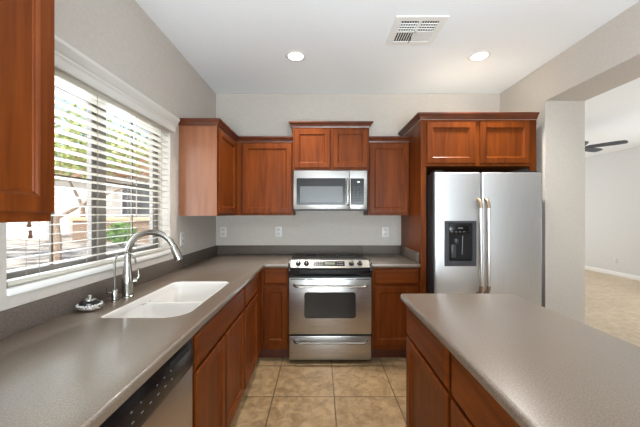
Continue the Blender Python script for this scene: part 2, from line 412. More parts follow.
# cabinet on the left wall beyond the window
c = thing('wall_cabinet', ((XL + XF) / 2, 2.8, U0), 'cherry wall cabinet on the window wall, pale plain side towards the window', 'cabinet')
body(c, XL + .001, XF, 2.52, 3.0985, U0, U1)
box('side_panel', 'wood_side', c, XL + .001, XF - 0.001, 2.5165, 2.5198, U0, U1)
door(c, '+x', XF, 2.535, 3.03, 1.372, U1 - 0.014)
crown(c, [(XL + .001, 2.5165), (XF, 2.5165), (XF, 3.0985)], 1, U1, ghost1=(-0.3, 3.0985))
# back wall, corner cabinet
YF = 3.10
c = thing('wall_cabinet', (-0.72, 3.26, U0), 'cherry single-door wall cabinet in the corner left of the microwave', 'cabinet')
body(c, XL + .001, -0.2765, YF, YB - .001, U0, U1)
door(c, '-y', YF, -0.80, -0.292, 1.372, U1 - 0.014)
crown(c, [(XF, YF), (-0.2765, YF)], 1, U1, ghost0=(XF, 2.6))
# over the microwave
ymw = 3.02
c = thing('wall_cabinet', (0.11, 3.22, 1.805), 'cherry two-door wall cabinet above the microwave', 'cabinet')
body(c, -0.275, 0.4945, ymw, YB - .001, 1.803, 2.235)
box('bounce_board', 'bounce_pale', c, -0.27, 0.49, ymw + 0.006, YB - .003, 2.2355, 2.241)  # unseen, added so the cabinet top bounces neutral light
door(c, '-y', ymw, -0.256, 0.100, 1.828, 2.214, st=0.052); door(c, '-y', ymw, 0.128, 0.478, 1.828, 2.214, st=0.052)
crown(c, [(-0.275, YB - .001), (-0.275, ymw), (0.4945, ymw), (0.4945, YB - .001)], 1, 2.235)
# right of the microwave
c = thing('wall_cabinet', (0.71, 3.26, U0), 'cherry single-door wall cabinet between microwave and refrigerator panel', 'cabinet')
body(c, 0.496, 0.924, YF, YB - .001, U0, U1)
door(c, '-y', YF, 0.508, 0.912, 1.372, U1 - 0.014)
crown(c, [(0.496, YF), (0.924, YF)], 1, U1)
# fridge surround
c = thing('refrigerator_cabinet', (1.455, 3.1, 0.0), 'tall cherry cabinet with two doors over the refrigerator and full-height side panel', 'cabinet')
YFR = 2.75
box('side_panel', 'wood_z', c, 0.925, 0.947, YFR, YB - .001, 0.0005, 2.23, bevel=0.001, seg=1)
box('front_stile', 'wood_z', c, 0.9472, 0.974, YFR, YFR + 0.02, 0.0005, 1.80, bevel=0.001, seg=1)
body(c, 0.9472, 1.985, YFR, YB - .001, 1.803, 2.23)
box('right_stile', 'wood_z', c, 1.925, 1.985, YFR, YFR + 0.02, 0.0005, 1.8025, bevel=0.001, seg=1)
box('bounce_board', 'bounce_pale', c, 0.95, 1.98, YFR + 0.006, YB - .003, 2.2305, 2.236)  # unseen pale sheet added against red bounce from the wood
door(c, '-y', YFR, 0.976, 1.418, 1.828, 2.206, st=0.054); door(c, '-y', YFR, 1.462, 1.915, 1.828, 2.206, st=0.054)
crown(c, [(0.925, YB - .001), (0.925, YFR), (1.985, YFR)], 1, 2.232)

# ------------------------------------------------------------------ base cabinets
XBF, YBF, ZT = -0.545, 2.795, 0.869
ZK = 0.105
def base_body(parent, orient, x0, x1, y0, y1, xk=None):
    body(parent, x0, x1, y0, y1, ZK, ZT)
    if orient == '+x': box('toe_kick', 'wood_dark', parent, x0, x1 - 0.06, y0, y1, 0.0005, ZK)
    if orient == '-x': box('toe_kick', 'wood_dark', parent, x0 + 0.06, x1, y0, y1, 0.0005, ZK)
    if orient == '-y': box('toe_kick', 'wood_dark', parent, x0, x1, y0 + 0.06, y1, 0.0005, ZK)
XLB = XL + 0.001
c = thing('base_cabinet', ((XLB + XBF) / 2, 0.3, 0), 'cherry base cabinet nearest the camera beside the dishwasher', 'cabinet')
base_body(c, '+x', XLB, XBF, 0.02, 0.622)
drawer(c, '+x', XBF, 0.035, 0.607, 0.705, 0.850, 'wood_y'); door(c, '+x', XBF, 0.035, 0.317, 0.125, 0.690); door(c, '+x', XBF, 0.325, 0.607, 0.125, 0.690)
# sink base is open inside for the bowls
c = thing('sink_base_cabinet', ((XLB + XBF) / 2, 1.68, 0), 'cherry sink base cabinet with false drawer front and two doors', 'cabinet')
sb = MB(); t = 0.018
sb.box(XLB, XBF, 1.262, 1.262 + t, ZK, ZT).box(XLB, XBF, 2.100 - t, 2.100, ZK, ZT).box(XLB, XBF, 1.262 + t, 2.100 - t, ZK, ZK + t)
sb.box(XLB, XLB + 0.008, 1.262 + t, 2.100 - t, ZK + t, ZT).box(XBF - 0.02, XBF, 1.262 + t, 2.100 - t, ZK + t, ZT)
sb.build('cabinet_body', 'wood_z', c, smooth=False)
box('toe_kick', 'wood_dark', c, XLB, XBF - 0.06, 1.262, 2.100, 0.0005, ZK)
drawer(c, '+x', XBF, 1.280, 2.085, 0.705, 0.850, 'wood_y', 'false_drawer_front')
door(c, '+x', XBF, 1.280, 1.672, 0.125, 0.690); door(c, '+x', XBF, 1.690, 2.085, 0.125, 0.690)
c = thing('base_cabinet', ((XLB + XBF) / 2, 2.35, 0), 'cherry base cabinet with drawer and door between sink base and inside corner', 'cabinet')
base_body(c, '+x', XLB, XBF, 2.101, 2.7935)
drawer(c, '+x', XBF, 2.118, 2.56, 0.705, 0.850, 'wood_y'); door(c, '+x', XBF, 2.118, 2.56, 0.125, 0.690)
c = thing('base_cabinet', (-0.72, 3.1, 0), 'narrow cherry base cabinet with drawer and door left of the range', 'cabinet')
base_body(c, '-y', XLB, -0.292, YBF, YB - .001)
drawer(c, '-y', YBF, -0.520, -0.304, 0.712, 0.850, 'wood_x'); door(c, '-y', YBF, -0.520, -0.304, 0.150, 0.690, st=0.05)
c = thing('base_cabinet', (0.7, 3.1, 0), 'cherry base cabinet with drawer and door between range and refrigerator', 'cabinet')
base_body(c, '-y', 0.482, 0.924, YBF, YB - .001)
drawer(c, '-y', YBF, 0.500, 0.908, 0.712, 0.850, 'wood_x'); door(c, '-y', YBF, 0.500, 0.908, 0.150, 0.690)

# ------------------------------------------------------------------ countertops
def rounded(pts):
    """pts: (x, y, radius) -> polygon with rounded corners"""
    out = []; n = len(pts)
    for i in range(n):
        p = Vector(pts[i][:2]); r = pts[i][2]
        if r <= 0: out.append((p.x, p.y)); continue
        a = (Vector(pts[i - 1][:2]) - p).normalized(); b = (Vector(pts[(i + 1) % n][:2]) - p).normalized()
        ang = math.acos(max(-1, min(1, a.dot(b)))); d = r / math.tan(ang / 2)
        cen = p + (a + b).normalized() * (r / math.sin(ang / 2))
        s0 = p + a * d - cen; s1 = p + b * d - cen
        a0 = math.atan2(s0.y, s0.x); a1 = math.atan2(s1.y, s1.x)
        da = (a1 - a0 + math.pi) % (2 * math.pi) - math.pi
        for k in range(9):
            t_ = a0 + da * k / 8; out.append((cen.x + r * math.cos(t_), cen.y + r * math.sin(t_)))
    return out
def slab(name, mat, parent, outer, holes, z0, z1, bev):
    cu = D.curves.new('slab_outline', 'CURVE'); cu.dimensions = '2D'; cu.fill_mode = 'BOTH'
    cu.extrude = (z1 - z0) / 2 - bev; cu.bevel_depth = bev; cu.bevel_resolution = 3; cu.offset = -bev
    off = world_off(parent) if parent is not None else Vector((0, 0, 0))
    for poly in [outer] + holes:
        sp = cu.splines.new('POLY'); sp.points.add(len(poly) - 1); sp.use_cyclic_u = True
        for p, (x, y) in zip(sp.points, poly): p.co = (x - off.x, y - off.y, 0, 1)
    tmp = D.objects.new('slab_tmp', cu); COL.objects.link(tmp)
    dg = bpy.context.evaluated_depsgraph_get(); dg.update()
    me = D.meshes.new_from_object(tmp.evaluated_get(dg))
    D.objects.remove(tmp); D.curves.remove(cu)
    b_m = bmesh.new(); b_m.from_mesh(me); bmesh.ops.remove_doubles(b_m, verts=b_m.verts, dist=1e-5); bmesh.ops.recalc_face_normals(b_m, faces=b_m.faces)
    b_m.to_mesh(me); b_m.free(); me.name = name
    for v in me.vertices: v.co.z += (z0 + z1) / 2 - off.z
    me.materials.clear(); me.materials.append(M[mat])
    for p in me.polygons: p.use_smooth = True
    me.set_sharp_from_angle(angle=math.radians(40))
    o = D.objects.new(name, me); COL.objects.link(o)
    if parent is not None: o.parent = parent
    return o
CZ0, CZ1 = 0.870, 0.908
XCE, YCE = -0.512, 2.758
c = thing('countertop', (-0.8, 1.7, CZ0), 'grey-brown L-shaped countertop running under the window and round the corner', 'countertop')
ct_main = c
SX0, SX1, SY0, SY1 = -0.990, -0.612, 1.336, 2.050
L = rounded([(XLB, 0.02, 0), (XCE, 0.02, 0.02), (XCE, YCE, 0.012), (-0.2935, YCE, 0), (-0.2935, YB - .001, 0), (XLB, YB - .001, 0)])
hole = rounded([(SX0, SY0, 0.022), (SX1, SY0, 0.10), (SX1, SY1, 0.035), (SX0, SY1, 0.06)])
slab('slab', 'counter', c, L, [hole], CZ0, CZ1, 0.011)
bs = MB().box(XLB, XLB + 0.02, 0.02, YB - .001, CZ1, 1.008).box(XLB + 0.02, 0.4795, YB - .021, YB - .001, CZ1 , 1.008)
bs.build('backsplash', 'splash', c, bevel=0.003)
c = thing('countertop', (0.7, 3.1, CZ0), 'short grey-brown countertop right of the range against the refrigerator panel', 'countertop')
R_ = rounded([(0.4805, YCE, 0.004), (0.9235, YCE, 0.004), (0.9235, YB - .001, 0), (0.4805, YB - .001, 0)])
slab('slab', 'counter', c, R_, [], CZ0, CZ1, 0.011)
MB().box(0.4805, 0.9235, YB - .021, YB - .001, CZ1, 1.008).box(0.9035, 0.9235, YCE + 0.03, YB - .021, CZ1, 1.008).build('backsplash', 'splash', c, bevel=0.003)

# ------------------------------------------------------------------ sink
c = thing('kitchen_sink', (-0.8, 1.695, 0.68), 'white double-bowl undermount sink let into the window countertop', 'sink')
def rrect(x0, x1, y0, y1, r): return rounded([(x0, y0, r), (x1, y0, r), (x1, y1, r), (x0, y1, r)])
smb = MB()
rimz = CZ1 - 0.004
ydv = 1.69
e = -0.0065
def bowl(mb, x0, x1, y0, y1, ztop, zb, r):
    rings = []
    for ins, z in ((0, ztop), (0.002, ztop - 0.01), (0.010, zb + 0.05), (0.020, zb + 0.02), (0.045, zb)):
        rings.append([(x, y, z) for x, y in rrect(x0 + ins, x1 - ins, y0 + ins, y1 - ins, max(r - ins * 0.3, 0.02))])
    mb.loft(rings, cap0=False, cap1=True)
def hole_in(k): return rounded([(SX0 + k, SY0 + k, 0.022), (SX1 - k, SY0 + k, 0.10), (SX1 - k, SY1 - k, 0.035), (SX0 + k, SY1 - k, 0.06)])
bowl(smb, SX0 - e, SX1 + e, SY0 - e, ydv - 0.012, 0.866, 0.69, 0.05)
bowl(smb, SX0 - e, SX1 + e, ydv + 0.012, SY1 + e, 0.866, 0.69, 0.05)
# white upper rim of the sink, made a countertop part; the bowls hang below it
rim_m = MB().loft([[(x, y, z) for x, y in hole_in(k)] for k, z in ((0.0005, 0.8705), (0.0005, rimz), (0.0030, rimz + 0.0015), (0.0065, rimz - 0.002), (0.0068, 0.8705), (0.0005, 0.8705))], False, False)
rim_o = rim_m.build('sink_upper_rim', 'sink', ct_main)
rim_o['label'] = 'white upper rim of the sink round its opening'
smb.loft([[(x, y, 0.8698) for x, y in hole_in(-0.03)], [(x, y, 0.8698) for x, y in hole_in(0.0066)], [(x, y, 0.864) for x, y in hole_in(0.0068)]], False, False)
smb.box(SX0 - e, SX1 + e, ydv - 0.013, ydv + 0.013, 0.70, 0.8697)
sob = smb.build('basin', 'sink', c)
for yy in ((SY0 + ydv) / 2, (SY1 + ydv) / 2):
    MB().lathe([(0.042, 0.0005), (0.042, 0.003), (0.034, 0.003), (0.026, 0.001), (0.006, 0.0008)], (-0.8, yy, 0.69), seg=24).build('drain', 'nickel', c)

# ------------------------------------------------------------------ faucets
def arc_pts(c, r, a0, a1, n, dx, dy):
    return [(c[0] + dx * r * math.cos(a), c[1] + dy * r * math.cos(a), c[2] + r * math.sin(a)) for a in [a0 + (a1 - a0) * k / (n - 1) for k in range(n)]]
fx, fy = -1.068, 1.665
c = thing('kitchen_faucet', (fx, fy, CZ1), 'tall brushed nickel gooseneck kitchen faucet behind the sink', 'faucet')
MB().lathe([(0.031, 0.0005), (0.031, 0.006), (0.027, 0.010), (0.0265, 0.03), (0.029, 0.07), (0.029, 0.09), (0.024, 0.13), (0.0195, 0.165), (0.0175, 0.19)], (fx, fy, CZ1), seg=28).build('body', 'nickel', c)
dxy = (0.985, 0.17)
pts = [(fx, fy, CZ1 + 0.185), (fx, fy, CZ1 + 0.22)]
rr = 0.122
cc = (fx + dxy[0] * rr, fy + dxy[1] * rr, CZ1 + 0.235)
pts += arc_pts(cc, rr, math.pi, math.radians(20), 22, *dxy)
MB().tube(pts, 0.0165, 16).build('spout', 'nickel', c)
lp = Vector(pts[-1]); dr = (Vector(pts[-1]) - Vector(pts[-2])).normalized()
MB().lathe([(0.0170, -0.004), (0.0190, 0.0), (0.0190, 0.008), (0.0205, 0.03), (0.0235, 0.07), (0.0235, 0.083), (0.018, 0.087)], lp, dr, seg=20).build('spray_head', 'nickel', c)
hub = Vector((fx + 0.022, fy + 0.016, CZ1 + 0.085))
h = MB().lathe([(0.014, -0.012), (0.016, 0.0), (0.016, 0.016), (0.010, 0.022)], hub, (0.8, 0.6, 0.0), seg=18).build('handle', 'nickel', c)
MB().tube([hub + Vector((.012, .009, 0)), hub + Vector((0.022, 0.016, 0.022)), hub + Vector((0.020, 0.014, 0.07))], [0.008, 0.0068, 0.0055], 10).build('lever', 'nickel', h)

gx, gy = -1.085, 1.585
c = thing('filtered_water_tap', (gx, gy, CZ1), 'small slim chrome gooseneck water tap beside the tall faucet', 'faucet')
MB().lathe([(0.021, 0.0005), (0.021, 0.005), (0.0145, 0.008), (0.0145, 0.055), (0.012, 0.062)], (gx, gy, CZ1), seg=22).build('body', 'nickel', c)
pts = [(gx, gy, CZ1 + 0.06), (gx, gy, CZ1 + 0.19)]
d2 = (0.98, 0.2); rr = 0.050
pts += arc_pts((gx + d2[0] * rr, gy + d2[1] * rr, CZ1 + 0.205), rr, math.pi, math.radians(-8), 18, *d2)
MB().tube(pts, 0.0052, 10).build('spout', 'nickel', c)
MB().tube([(gx - 0.012, gy - 0.008, CZ1 + 0.045), (gx - 0.018, gy - 0.028, CZ1 + 0.048), (gx - 0.019, gy - 0.032, CZ1 + 0.085)], [0.007, 0.0055, 0.0045], 10).build('handle', 'nickel', c)

# small brush / strainer on the counter
kx, ky = -1.105, 1.44
c = thing('sink_strainer', (kx, ky, CZ1), 'round black and white sink strainer with a knob, on the counter before the faucets', 'strainer')
MB().lathe([(0.038, 0.0005), (0.049, 0.007), (0.053, 0.016), (0.050, 0.026), (0.040, 0.030)], (kx, ky, CZ1), seg=28).build('bowl', 'chrome', c)
rb = MB()
for k in range(26):
    a = 2 * math.pi * k / 26
    rb.sphere((kx + 0.048 * math.cos(a), ky + 0.048 * math.sin(a), CZ1 + 0.027), 0.0056, sub=1)
rb.build('ribbed_rim', 'plate', c)
MB().lathe([(0.043, 0.028), (0.042, 0.038), (0.032, 0.046), (0.026, 0.047)], (kx, ky, CZ1), seg=28).build('cap', 'black', c)
MB().lathe([(0.025, 0.0465), (0.025, 0.053), (0.020, 0.054), (0.020, 0.050), (0.009, 0.050), (0.006, 0.060), (0.010, 0.067), (0.004, 0.072)], (kx, ky, CZ1), seg=24).build('knob', 'chrome', c)

# ------------------------------------------------------------------ dishwasher
dy0, dy1 = 0.628, 1.255
c = thing('dishwasher', (-0.85, (dy0 + dy1) / 2, 0), 'stainless dishwasher with black control strip under the window counter', 'dishwasher')
box('tub', 'black_m', c, XLB, XBF - 0.005, dy0, dy1, 0.0005, 0.862)
box('door', 'steel_y', c, XBF - 0.004, XBF + 0.018, dy0 + 0.003, dy1 - 0.012, 0.115, 0.742, bevel=0.004)
MB().loft([[(XBF - 0.004, y, 0.745), (XBF + 0.022, y, 0.745), (XBF + 0.024, y, 0.76), (XBF + 0.016, y, 0.862), (XBF - 0.004, y, 0.862)] for y in (dy0 + 0.003, dy1 - 0.012)]).build('control_panel', 'black', c, bevel=0.002)
fnp = lambda y, z: (XBF + 0.0245 - (z - 0.76) * 0.0784, y, z)
for r_ in range(2):
    for k in range(9):
        if r_ == 1 and k in (2, 5): continue
        y = 0.70 + k * 0.044; z = 0.785 + r_ * 0.030
        box('button_mark', 'mark', c, fnp(y, z)[0] - 0.0018, fnp(y, z)[0] + 0.0008, y, y + 0.011 - 0.004 * r_, z, z + 0.0026)
box('latch_recess', 'void', c, XBF + 0.0165, XBF + 0.0192, 1.05, 1.20, 0.815, 0.845)
box('toe_panel', 'black_m', c, XBF - 0.06, XBF - 0.045, dy0 + 0.003, dy1 - 0.003, 0.001, 0.112)

# ------------------------------------------------------------------ range
rx0, rx1 = -0.287, 0.472
yr = 2.765
c = thing('electric_range', ((rx0 + rx1) / 2, 3.05, 0), 'stainless slide-in electric range with black glass cooktop between the base cabinets', 'range')
box('body', 'black_m', c, rx0 + 0.012, rx1 - 0.012, yr + 0.002, YB - 0.03, 0.02, 0.895)
box('cooktop', 'glass_k', c, rx0 - 0.003, rx1 + 0.003, 2.808, YB - 0.024, 0.897, 0.918, bevel=0.004)
def ring(mb, x, y, r, z, w_=0.003):
    mb.lathe([(r - w_, 0), (r, 0), (r, 0.0008), (r - w_, 0.0008), (r - w_, 0)], (x, y, z), seg=36, cap0=False, cap1=False)
for x, y, r in ((-0.10, 3.0, 0.10), (0.28, 3.0, 0.08), (-0.10, 3.25, 0.075), (0.28, 3.25, 0.10)):
    bu = MB(); ring(bu, x, y, r, 0.9178); bu.build('burner_ring', 'panel_dim', c)
# console: sloped stainless fascia with curved lower edge
cm = MB()
cx = (rx0 + rx1) / 2; hw = 0.362
def con(u, t_, n):   # u across, t 0 bottom..1 top, n outward
    y = 2.742 + (2.802 - 2.742) * t_; z = 0.874 + (0.936 - 0.874) * t_
    ny, nz = -0.719, 0.695
    return (cx + u, y + ny * n, z + nz * n)
N = 16
lo = [(-hw + 2 * hw * k / N) for k in range(N + 1)]
rings = []
for k in range(N + 1):
    u = lo[k]; b_ = -0.10 * (1 - (u / hw) ** 2) + 0.06
    rings.append([con(u, b_, -0.015), con(u, b_, 0.0), con(u, 1.0, 0.0), con(u, 1.0, -0.015)])
cm.loft(rings)
con_o = cm.build('control_console', 'steel_console', c)
for ex0, ex1 in ((rx0 - 0.004, cx - hw - 0.002), (cx + hw + 0.002, rx1 + 0.004)):
    MB().loft([[(x, 2.84, 0.919), (x, 2.815, 0.938), (x, 2.800, 0.940), (x, 2.735, 0.876), (x, 2.725, 0.855), (x, 2.735, 0.80), (x, 2.84, 0.80)] for x in (ex0, ex1)]).build('end_cap', 'black', c, bevel=0.003)
dp = MB().loft([[con(-0.155, 0.22, 0.0005), con(0.135, 0.22, 0.0005), con(0.135, 0.82, 0.0005), con(-0.155, 0.82, 0.0005)], [con(-0.155, 0.22, 0.002), con(0.135, 0.22, 0.002), con(0.135, 0.82, 0.002), con(-0.155, 0.82, 0.002)]])
dpo = dp.build('display_panel', 'black', con_o)
MB().loft([[con(a, b_, n_) for a, b_ in ((-0.05, 0.38), (0.045, 0.38), (0.045, 0.72), (-0.05, 0.72))] for n_ in (0.0021, 0.0028)]).build('display', 'lcd_dim', con_o)
for a in (-0.14, -0.12, -0.10, -0.08, 0.065, 0.085, 0.105):
    for b_ in (0.36, 0.60):
        MB().loft([[con(a, b_, n_), con(a + 0.011, b_, n_), con(a + 0.011, b_ + 0.1, n_), con(a, b_ + 0.1, n_)] for n_ in (0.0021, 0.0028)]).build('button_mark', 'mark', con_o)
for u in (-0.292, -0.218, 0.198, 0.276):
    p0 = con(u, 0.52, 0.0008); ax = (0, -0.719, 0.695)
    k_ = MB().lathe([(0.025, 0), (0.025, 0.004), (0.020, 0.006), (0.018, 0.024), (0.015, 0.026)], p0, ax, seg=22).build('knob', 'black', c)
    q = Vector(p0) + Vector(ax) * 0.026
    MB().tube([q + Vector((0, -0.0, -0.0)) + Vector((0, 0.695, 0.719)) * -0.012, q + Vector((0, 0.695, 0.719)) * 0.012], 0.0035, 6).build('pointer', 'nickel', k_)
# black curved panel under the console
rings = []
for k in range(N + 1):
    u = (-hw - 0.002) + (2 * hw + 0.004) * k / N
    bow = 0.012 * (1 - (u / (hw + .002)) ** 2)
    rings.append([(cx + u, yr - 0.012, 0.795), (cx + u, yr - 0.028 - bow, 0.82), (cx + u, yr - 0.028 - bow, 0.857), (cx + u, yr - 0.005, 0.872), (cx + u, yr + 0.08, 0.872), (cx + u, yr + 0.08, 0.795)])
MB().loft(rings).build('lower_fascia', 'black', c)
# oven door
dz0, dz1 = 0.272, 0.785
od = MB().box(rx0 + 0.004, rx1 - 0.004, yr - 0.040, yr, dz0, dz1).build('oven_door', 'steel_x', c, bevel=0.006, seg=2)
def yslab(name, mat, parent, poly, y0, y1, bev):
    return MB().prism(poly, lambda u, v, n: (u, n, v), y0, y1).build(name, mat, parent, bevel=bev, seg=1)
wp = rounded([(-0.143, 0.418, 0.028), (0.325, 0.418, 0.028), (0.325, 0.655, 0.028), (-0.143, 0.655, 0.028)])
yslab('oven_window', 'oven_glass', od, wp, yr - 0.0425, yr - 0.0395, 0.001)
for k in range(5):
    u = rx0 + 0.02 + k * 0.148
    box('vent_slot', 'void', od, u, u + 0.128, yr - 0.041, yr - 0.0385, 0.769, 0.776)
def bar(name, parent, x0, x1, z, yface, out, r, droop=0.012):
    pts = []
    for k in range(7):
        a = k / 6 * math.pi / 2
        pts.append((x0 + 0.05 * (1 - math.cos(a)) , yface - out * math.sin(a), z + droop * (1 - math.sin(a))))
    q = [(x0 + x1 - x, y, zz) for x, y, zz in reversed(pts)]
    return MB().tube(pts + q, r, 10).build(name, 'nickel', parent)
bar('handle', od, rx0 + 0.05, rx1 - 0.045, 0.715, yr - 0.0405, 0.052, 0.011)
dw = MB().box(rx0 + 0.006, rx1 - 0.006, yr - 0.036, yr, 0.036, 0.254).build('storage_drawer', 'steel_x', c, bevel=0.006, seg=2)
bar('handle', dw, rx0 + 0.05, rx1 - 0.045, 0.208, yr - 0.0365, 0.045, 0.010)
for x in (rx0 + 0.05, rx1 - 0.05):
    for y in (yr + 0.05, YB - 0.1):
        MB().lathe([(0.018, 0), (0.018, 0.0205)], (x, y, 0.0), seg=10).build('foot', 'black_m', c)

# ------------------------------------------------------------------ microwave
mx0, mx1, mz0, mz1, my = -0.262, 0.472, 1.400, 1.800, 2.985
c = thing('microwave', (0.11, 3.2, mz0), 'stainless over-the-range microwave with dark glass door', 'microwave')
box('body', 'black_m', c, mx0 + 0.002, mx1 - 0.002, my + 0.032, YB - .001, mz0, mz1 - 0.001)
md = box('door', 'steel_x', c, mx0, 0.293, my, my + 0.031, mz0 + 0.012, mz1 - 0.002, bevel=0.004)
yslab('door_glass', 'black', md, rounded([(-0.233, 1.455, 0.012), (0.256, 1.455, 0.012), (0.256, 1.722, 0.012), (-0.233, 1.722, 0.012)]), my - 0.003, my + 0.001, 0.001)
yslab('door_screen', 'mesh_grey', md, rounded([(-0.198, 1.480, 0.008), (0.226, 1.480, 0.008), (0.226, 1.640, 0.008), (-0.198, 1.640, 0.008)]), my - 0.0042, my - 0.0028, 0.0004)
MB().tube([(0.275, my - 0.0005, 1.715), (0.275, my - 0.026, 1.700), (0.275, my - 0.030, 1.66), (0.275, my - 0.030, 1.51), (0.275, my - 0.026, 1.47), (0.275, my - 0.0005, 1.455)], 0.0115, 10).build('handle', 'nickel', md)
mp_ = box('control_frame', 'steel_x', c, 0.2955, mx1, my, my + 0.031, mz0 + 0.012, mz1 - 0.002, bevel=0.004)
yslab('keypad', 'black', mp_, rounded([(0.304, 1.455, 0.006), (0.437, 1.455, 0.006), (0.437, 1.720, 0.006), (0.304, 1.720, 0.006)]), my - 0.003, my + 0.001, 0.001)
box('clock_display', 'lcd', mp_, 0.372, 0.394, my - 0.0042, my - 0.0028, 1.678, 1.690)
for r_ in range(7):
    for k in range(3):
        box('button_mark', 'panel_dim', mp_, 0.332 + k * 0.036, 0.350 + k * 0.036, my - 0.0036, my - 0.0028, 1.486 + r_ * 0.024, 1.491 + r_ * 0.024)
box('vent_grille', 'black_m', c, mx0 + 0.004, mx1 - 0.004, my + 0.004, my + 0.0315, mz0 + 0.0005, mz0 + 0.011)

# ------------------------------------------------------------------ refrigerator
fx0, fx1, fyf = 0.984, 1.926, 2.600
c = thing('refrigerator', ((fx0 + fx1) / 2, 3.0, 0), 'stainless side-by-side refrigerator with black ice and water dispenser', 'refrigerator')
box('cabinet', 'black_m', c, fx0 + 0.002, fx1 - 0.002, fyf + 0.085, YB - 0.05, 0.02, 1.722, bevel=0.004)
xs_ = 1.400
dl = box('freezer_door', 'steel_f', c, fx0 + 0.012, xs_ - 0.004, fyf, fyf + 0.078, 0.075, 1.728, bevel=0.014, seg=4)
MB().box(fx0, fx0 + 0.0118, fyf + 0.016, fyf + 0.078, 0.075, 1.726).build('door_edge', 'black_m', dl)
dr_ = box('fridge_door', 'steel_f', c, xs_ + 0.004, fx1, fyf, fyf + 0.078, 0.075, 1.728, bevel=0.014, seg=4)
box('base_grille', 'black_m', c, fx0 + 0.01, fx1 - 0.01, fyf + 0.04, fyf + 0.084, 0.005, 0.07)
box('hinge_cover', 'black_m', c, fx0 + 0.02, fx0 + 0.10, fyf + 0.03, fyf + 0.14, 1.7285, 1.745, bevel=0.004)
box('hinge_cover', 'black_m', c, fx1 - 0.10, fx1 - 0.02, fyf + 0.03, fyf + 0.14, 1.7285, 1.745, bevel=0.004)
# dispenser
qx0, qx1, qz0, qz1 = 1.078, 1.350, 0.915, 1.306
ds = MB()
ds.box(qx0, qx0 + 0.034, fyf - 0.012, fyf + 0.002, qz0, qz1).box(qx1 - 0.034, qx1, fyf - 0.012, fyf + 0.002, qz0, qz1)
ds.box(qx0 + 0.034, qx1 - 0.034, fyf - 0.012, fyf + 0.002, qz0, qz0 + 0.045).box(qx0 + 0.034, qx1 - 0.034, fyf - 0.012, fyf + 0.002, qz1 - 0.02, qz1)
dso = ds.build('dispenser_frame', 'panel_dim', dl, smooth=False)
box('dispenser_cavity', 'void', dso, qx0 + 0.034, qx1 - 0.034, fyf - 0.0015, fyf + 0.0015, qz0 + 0.045, qz1 - 0.02)
cp = box('dispenser_keypad', 'black', dso, qx0 + 0.040, qx1 - 0.06, fyf - 0.0105, fyf - 0.0018, qz1 - 0.115, qz1 - 0.024, bevel=0.002)
for k in range(4):
    box('button_mark', 'mark', dso, qx0 + 0.055 + k * 0.034, qx0 + 0.068 + k * 0.034, fyf - 0.0116, fyf - 0.0102, qz1 - 0.097, qz1 - 0.091)
box('clock_display', 'mark', dso, qx0 + 0.115, qx0 + 0.155, fyf - 0.0116, fyf - 0.0102, qz1 - 0.066, qz1 - 0.058)
box('paddle', 'panel_dim', dso, qx0 + 0.058, qx0 + 0.098, fyf - 0.011, fyf - 0.0018, qz0 + 0.075, qz0 + 0.185, bevel=0.003)
MB().tube([(qx0 + 0.155, fyf - 0.006, qz0 + 0.26), (qx0 + 0.150, fyf - 0.007, qz0 + 0.10)], 0.0055, 8).build('water_lever', 'panel_dim', dso)
MB().lathe([(0.015, 0), (0.019, -0.02), (0.012, -0.04)], (qx0 + 0.10, fyf - 0.0012, qz0 + 0.235), seg=14).build('ice_chute', 'panel_dim', dso)
box('drip_tray', 'black', dso, qx0 + 0.05, qx1 - 0.05, fyf - 0.013, fyf - 0.0018, qz0 + 0.046, qz0 + 0.056)
def fhandle(parent, x, z0, z1):
    y = fyf - 0.0005
    pts = []
    for k in range(7):
        a = k / 6 * math.pi / 2
        pts.append((x, y - 0.055 * math.sin(a), z1 - 0.075 * (1 - math.cos(a))))
    low = [(px, py, z0 + z1 - pz) for px, py, pz in reversed(pts)]
    h_ = MB().tube([pts[-1], low[0]], 0.0145, 14).build('handle', 'fridge_bar', parent)
    MB().tube(pts, [0.016, 0.0155, 0.015, 0.015, 0.0148, 0.0147, 0.0146], 12).build('handle_end', 'handle_tan', h_)
    MB().tube(low, [0.0146, 0.0147, 0.0148, 0.015, 0.015, 0.0155, 0.016], 12).build('handle_end', 'handle_tan', h_)
fhandle(dl, 1.368, 0.68, 1.49); fhandle(dr_, 1.432, 0.68, 1.49)

# ------------------------------------------------------------------ island
IX0, IX1, IYF = 0.505, 1.09, 1.705
IC = 0.463
groupless = [(1.132, 1.705, 'cherry island cabinet with one drawer over one door, end nearest the range'),
             (0.500, 1.131, 'cherry island cabinet with drawer over door, nearer the camera')]
for y0, y1, lab in groupless:
    c = thing('island_cabinet', ((IX0 + IX1) / 2, (y0 + y1) / 2, 0), lab, 'cabinet')
    base_body(c, '-x', IX0, IX1, y0, y1)
    drawer(c, '-x', IX0, y0 + 0.018, y1 - 0.010, 0.690, 0.858, 'wood_y')
    door(c, '-x', IX0, y0 + 0.018, y1 - 0.010, 0.125, 0.675)
slab_o = slab('countertop', 'counter', None, rounded([(IC, 0.30, 0.02), (1.118, 0.30, 0.02), (1.118, 1.742, 0.02), (IC, 1.742, 0.02)]), [], CZ0, CZ1, 0.013)
tag(slab_o, 'speckled grey-brown island countertop in the right foreground', 'countertop')
c = thing('island_cabinet', ((IX0 + IX1) / 2, 0.41, 0), 'cherry end cabinet of the island, nearest the camera', 'cabinet')
base_body(c, '-x', IX0, IX1, 0.32, 0.499)
door(c, '-x', IX0, 0.335, 0.485, 0.125, 0.858, st=0.04)

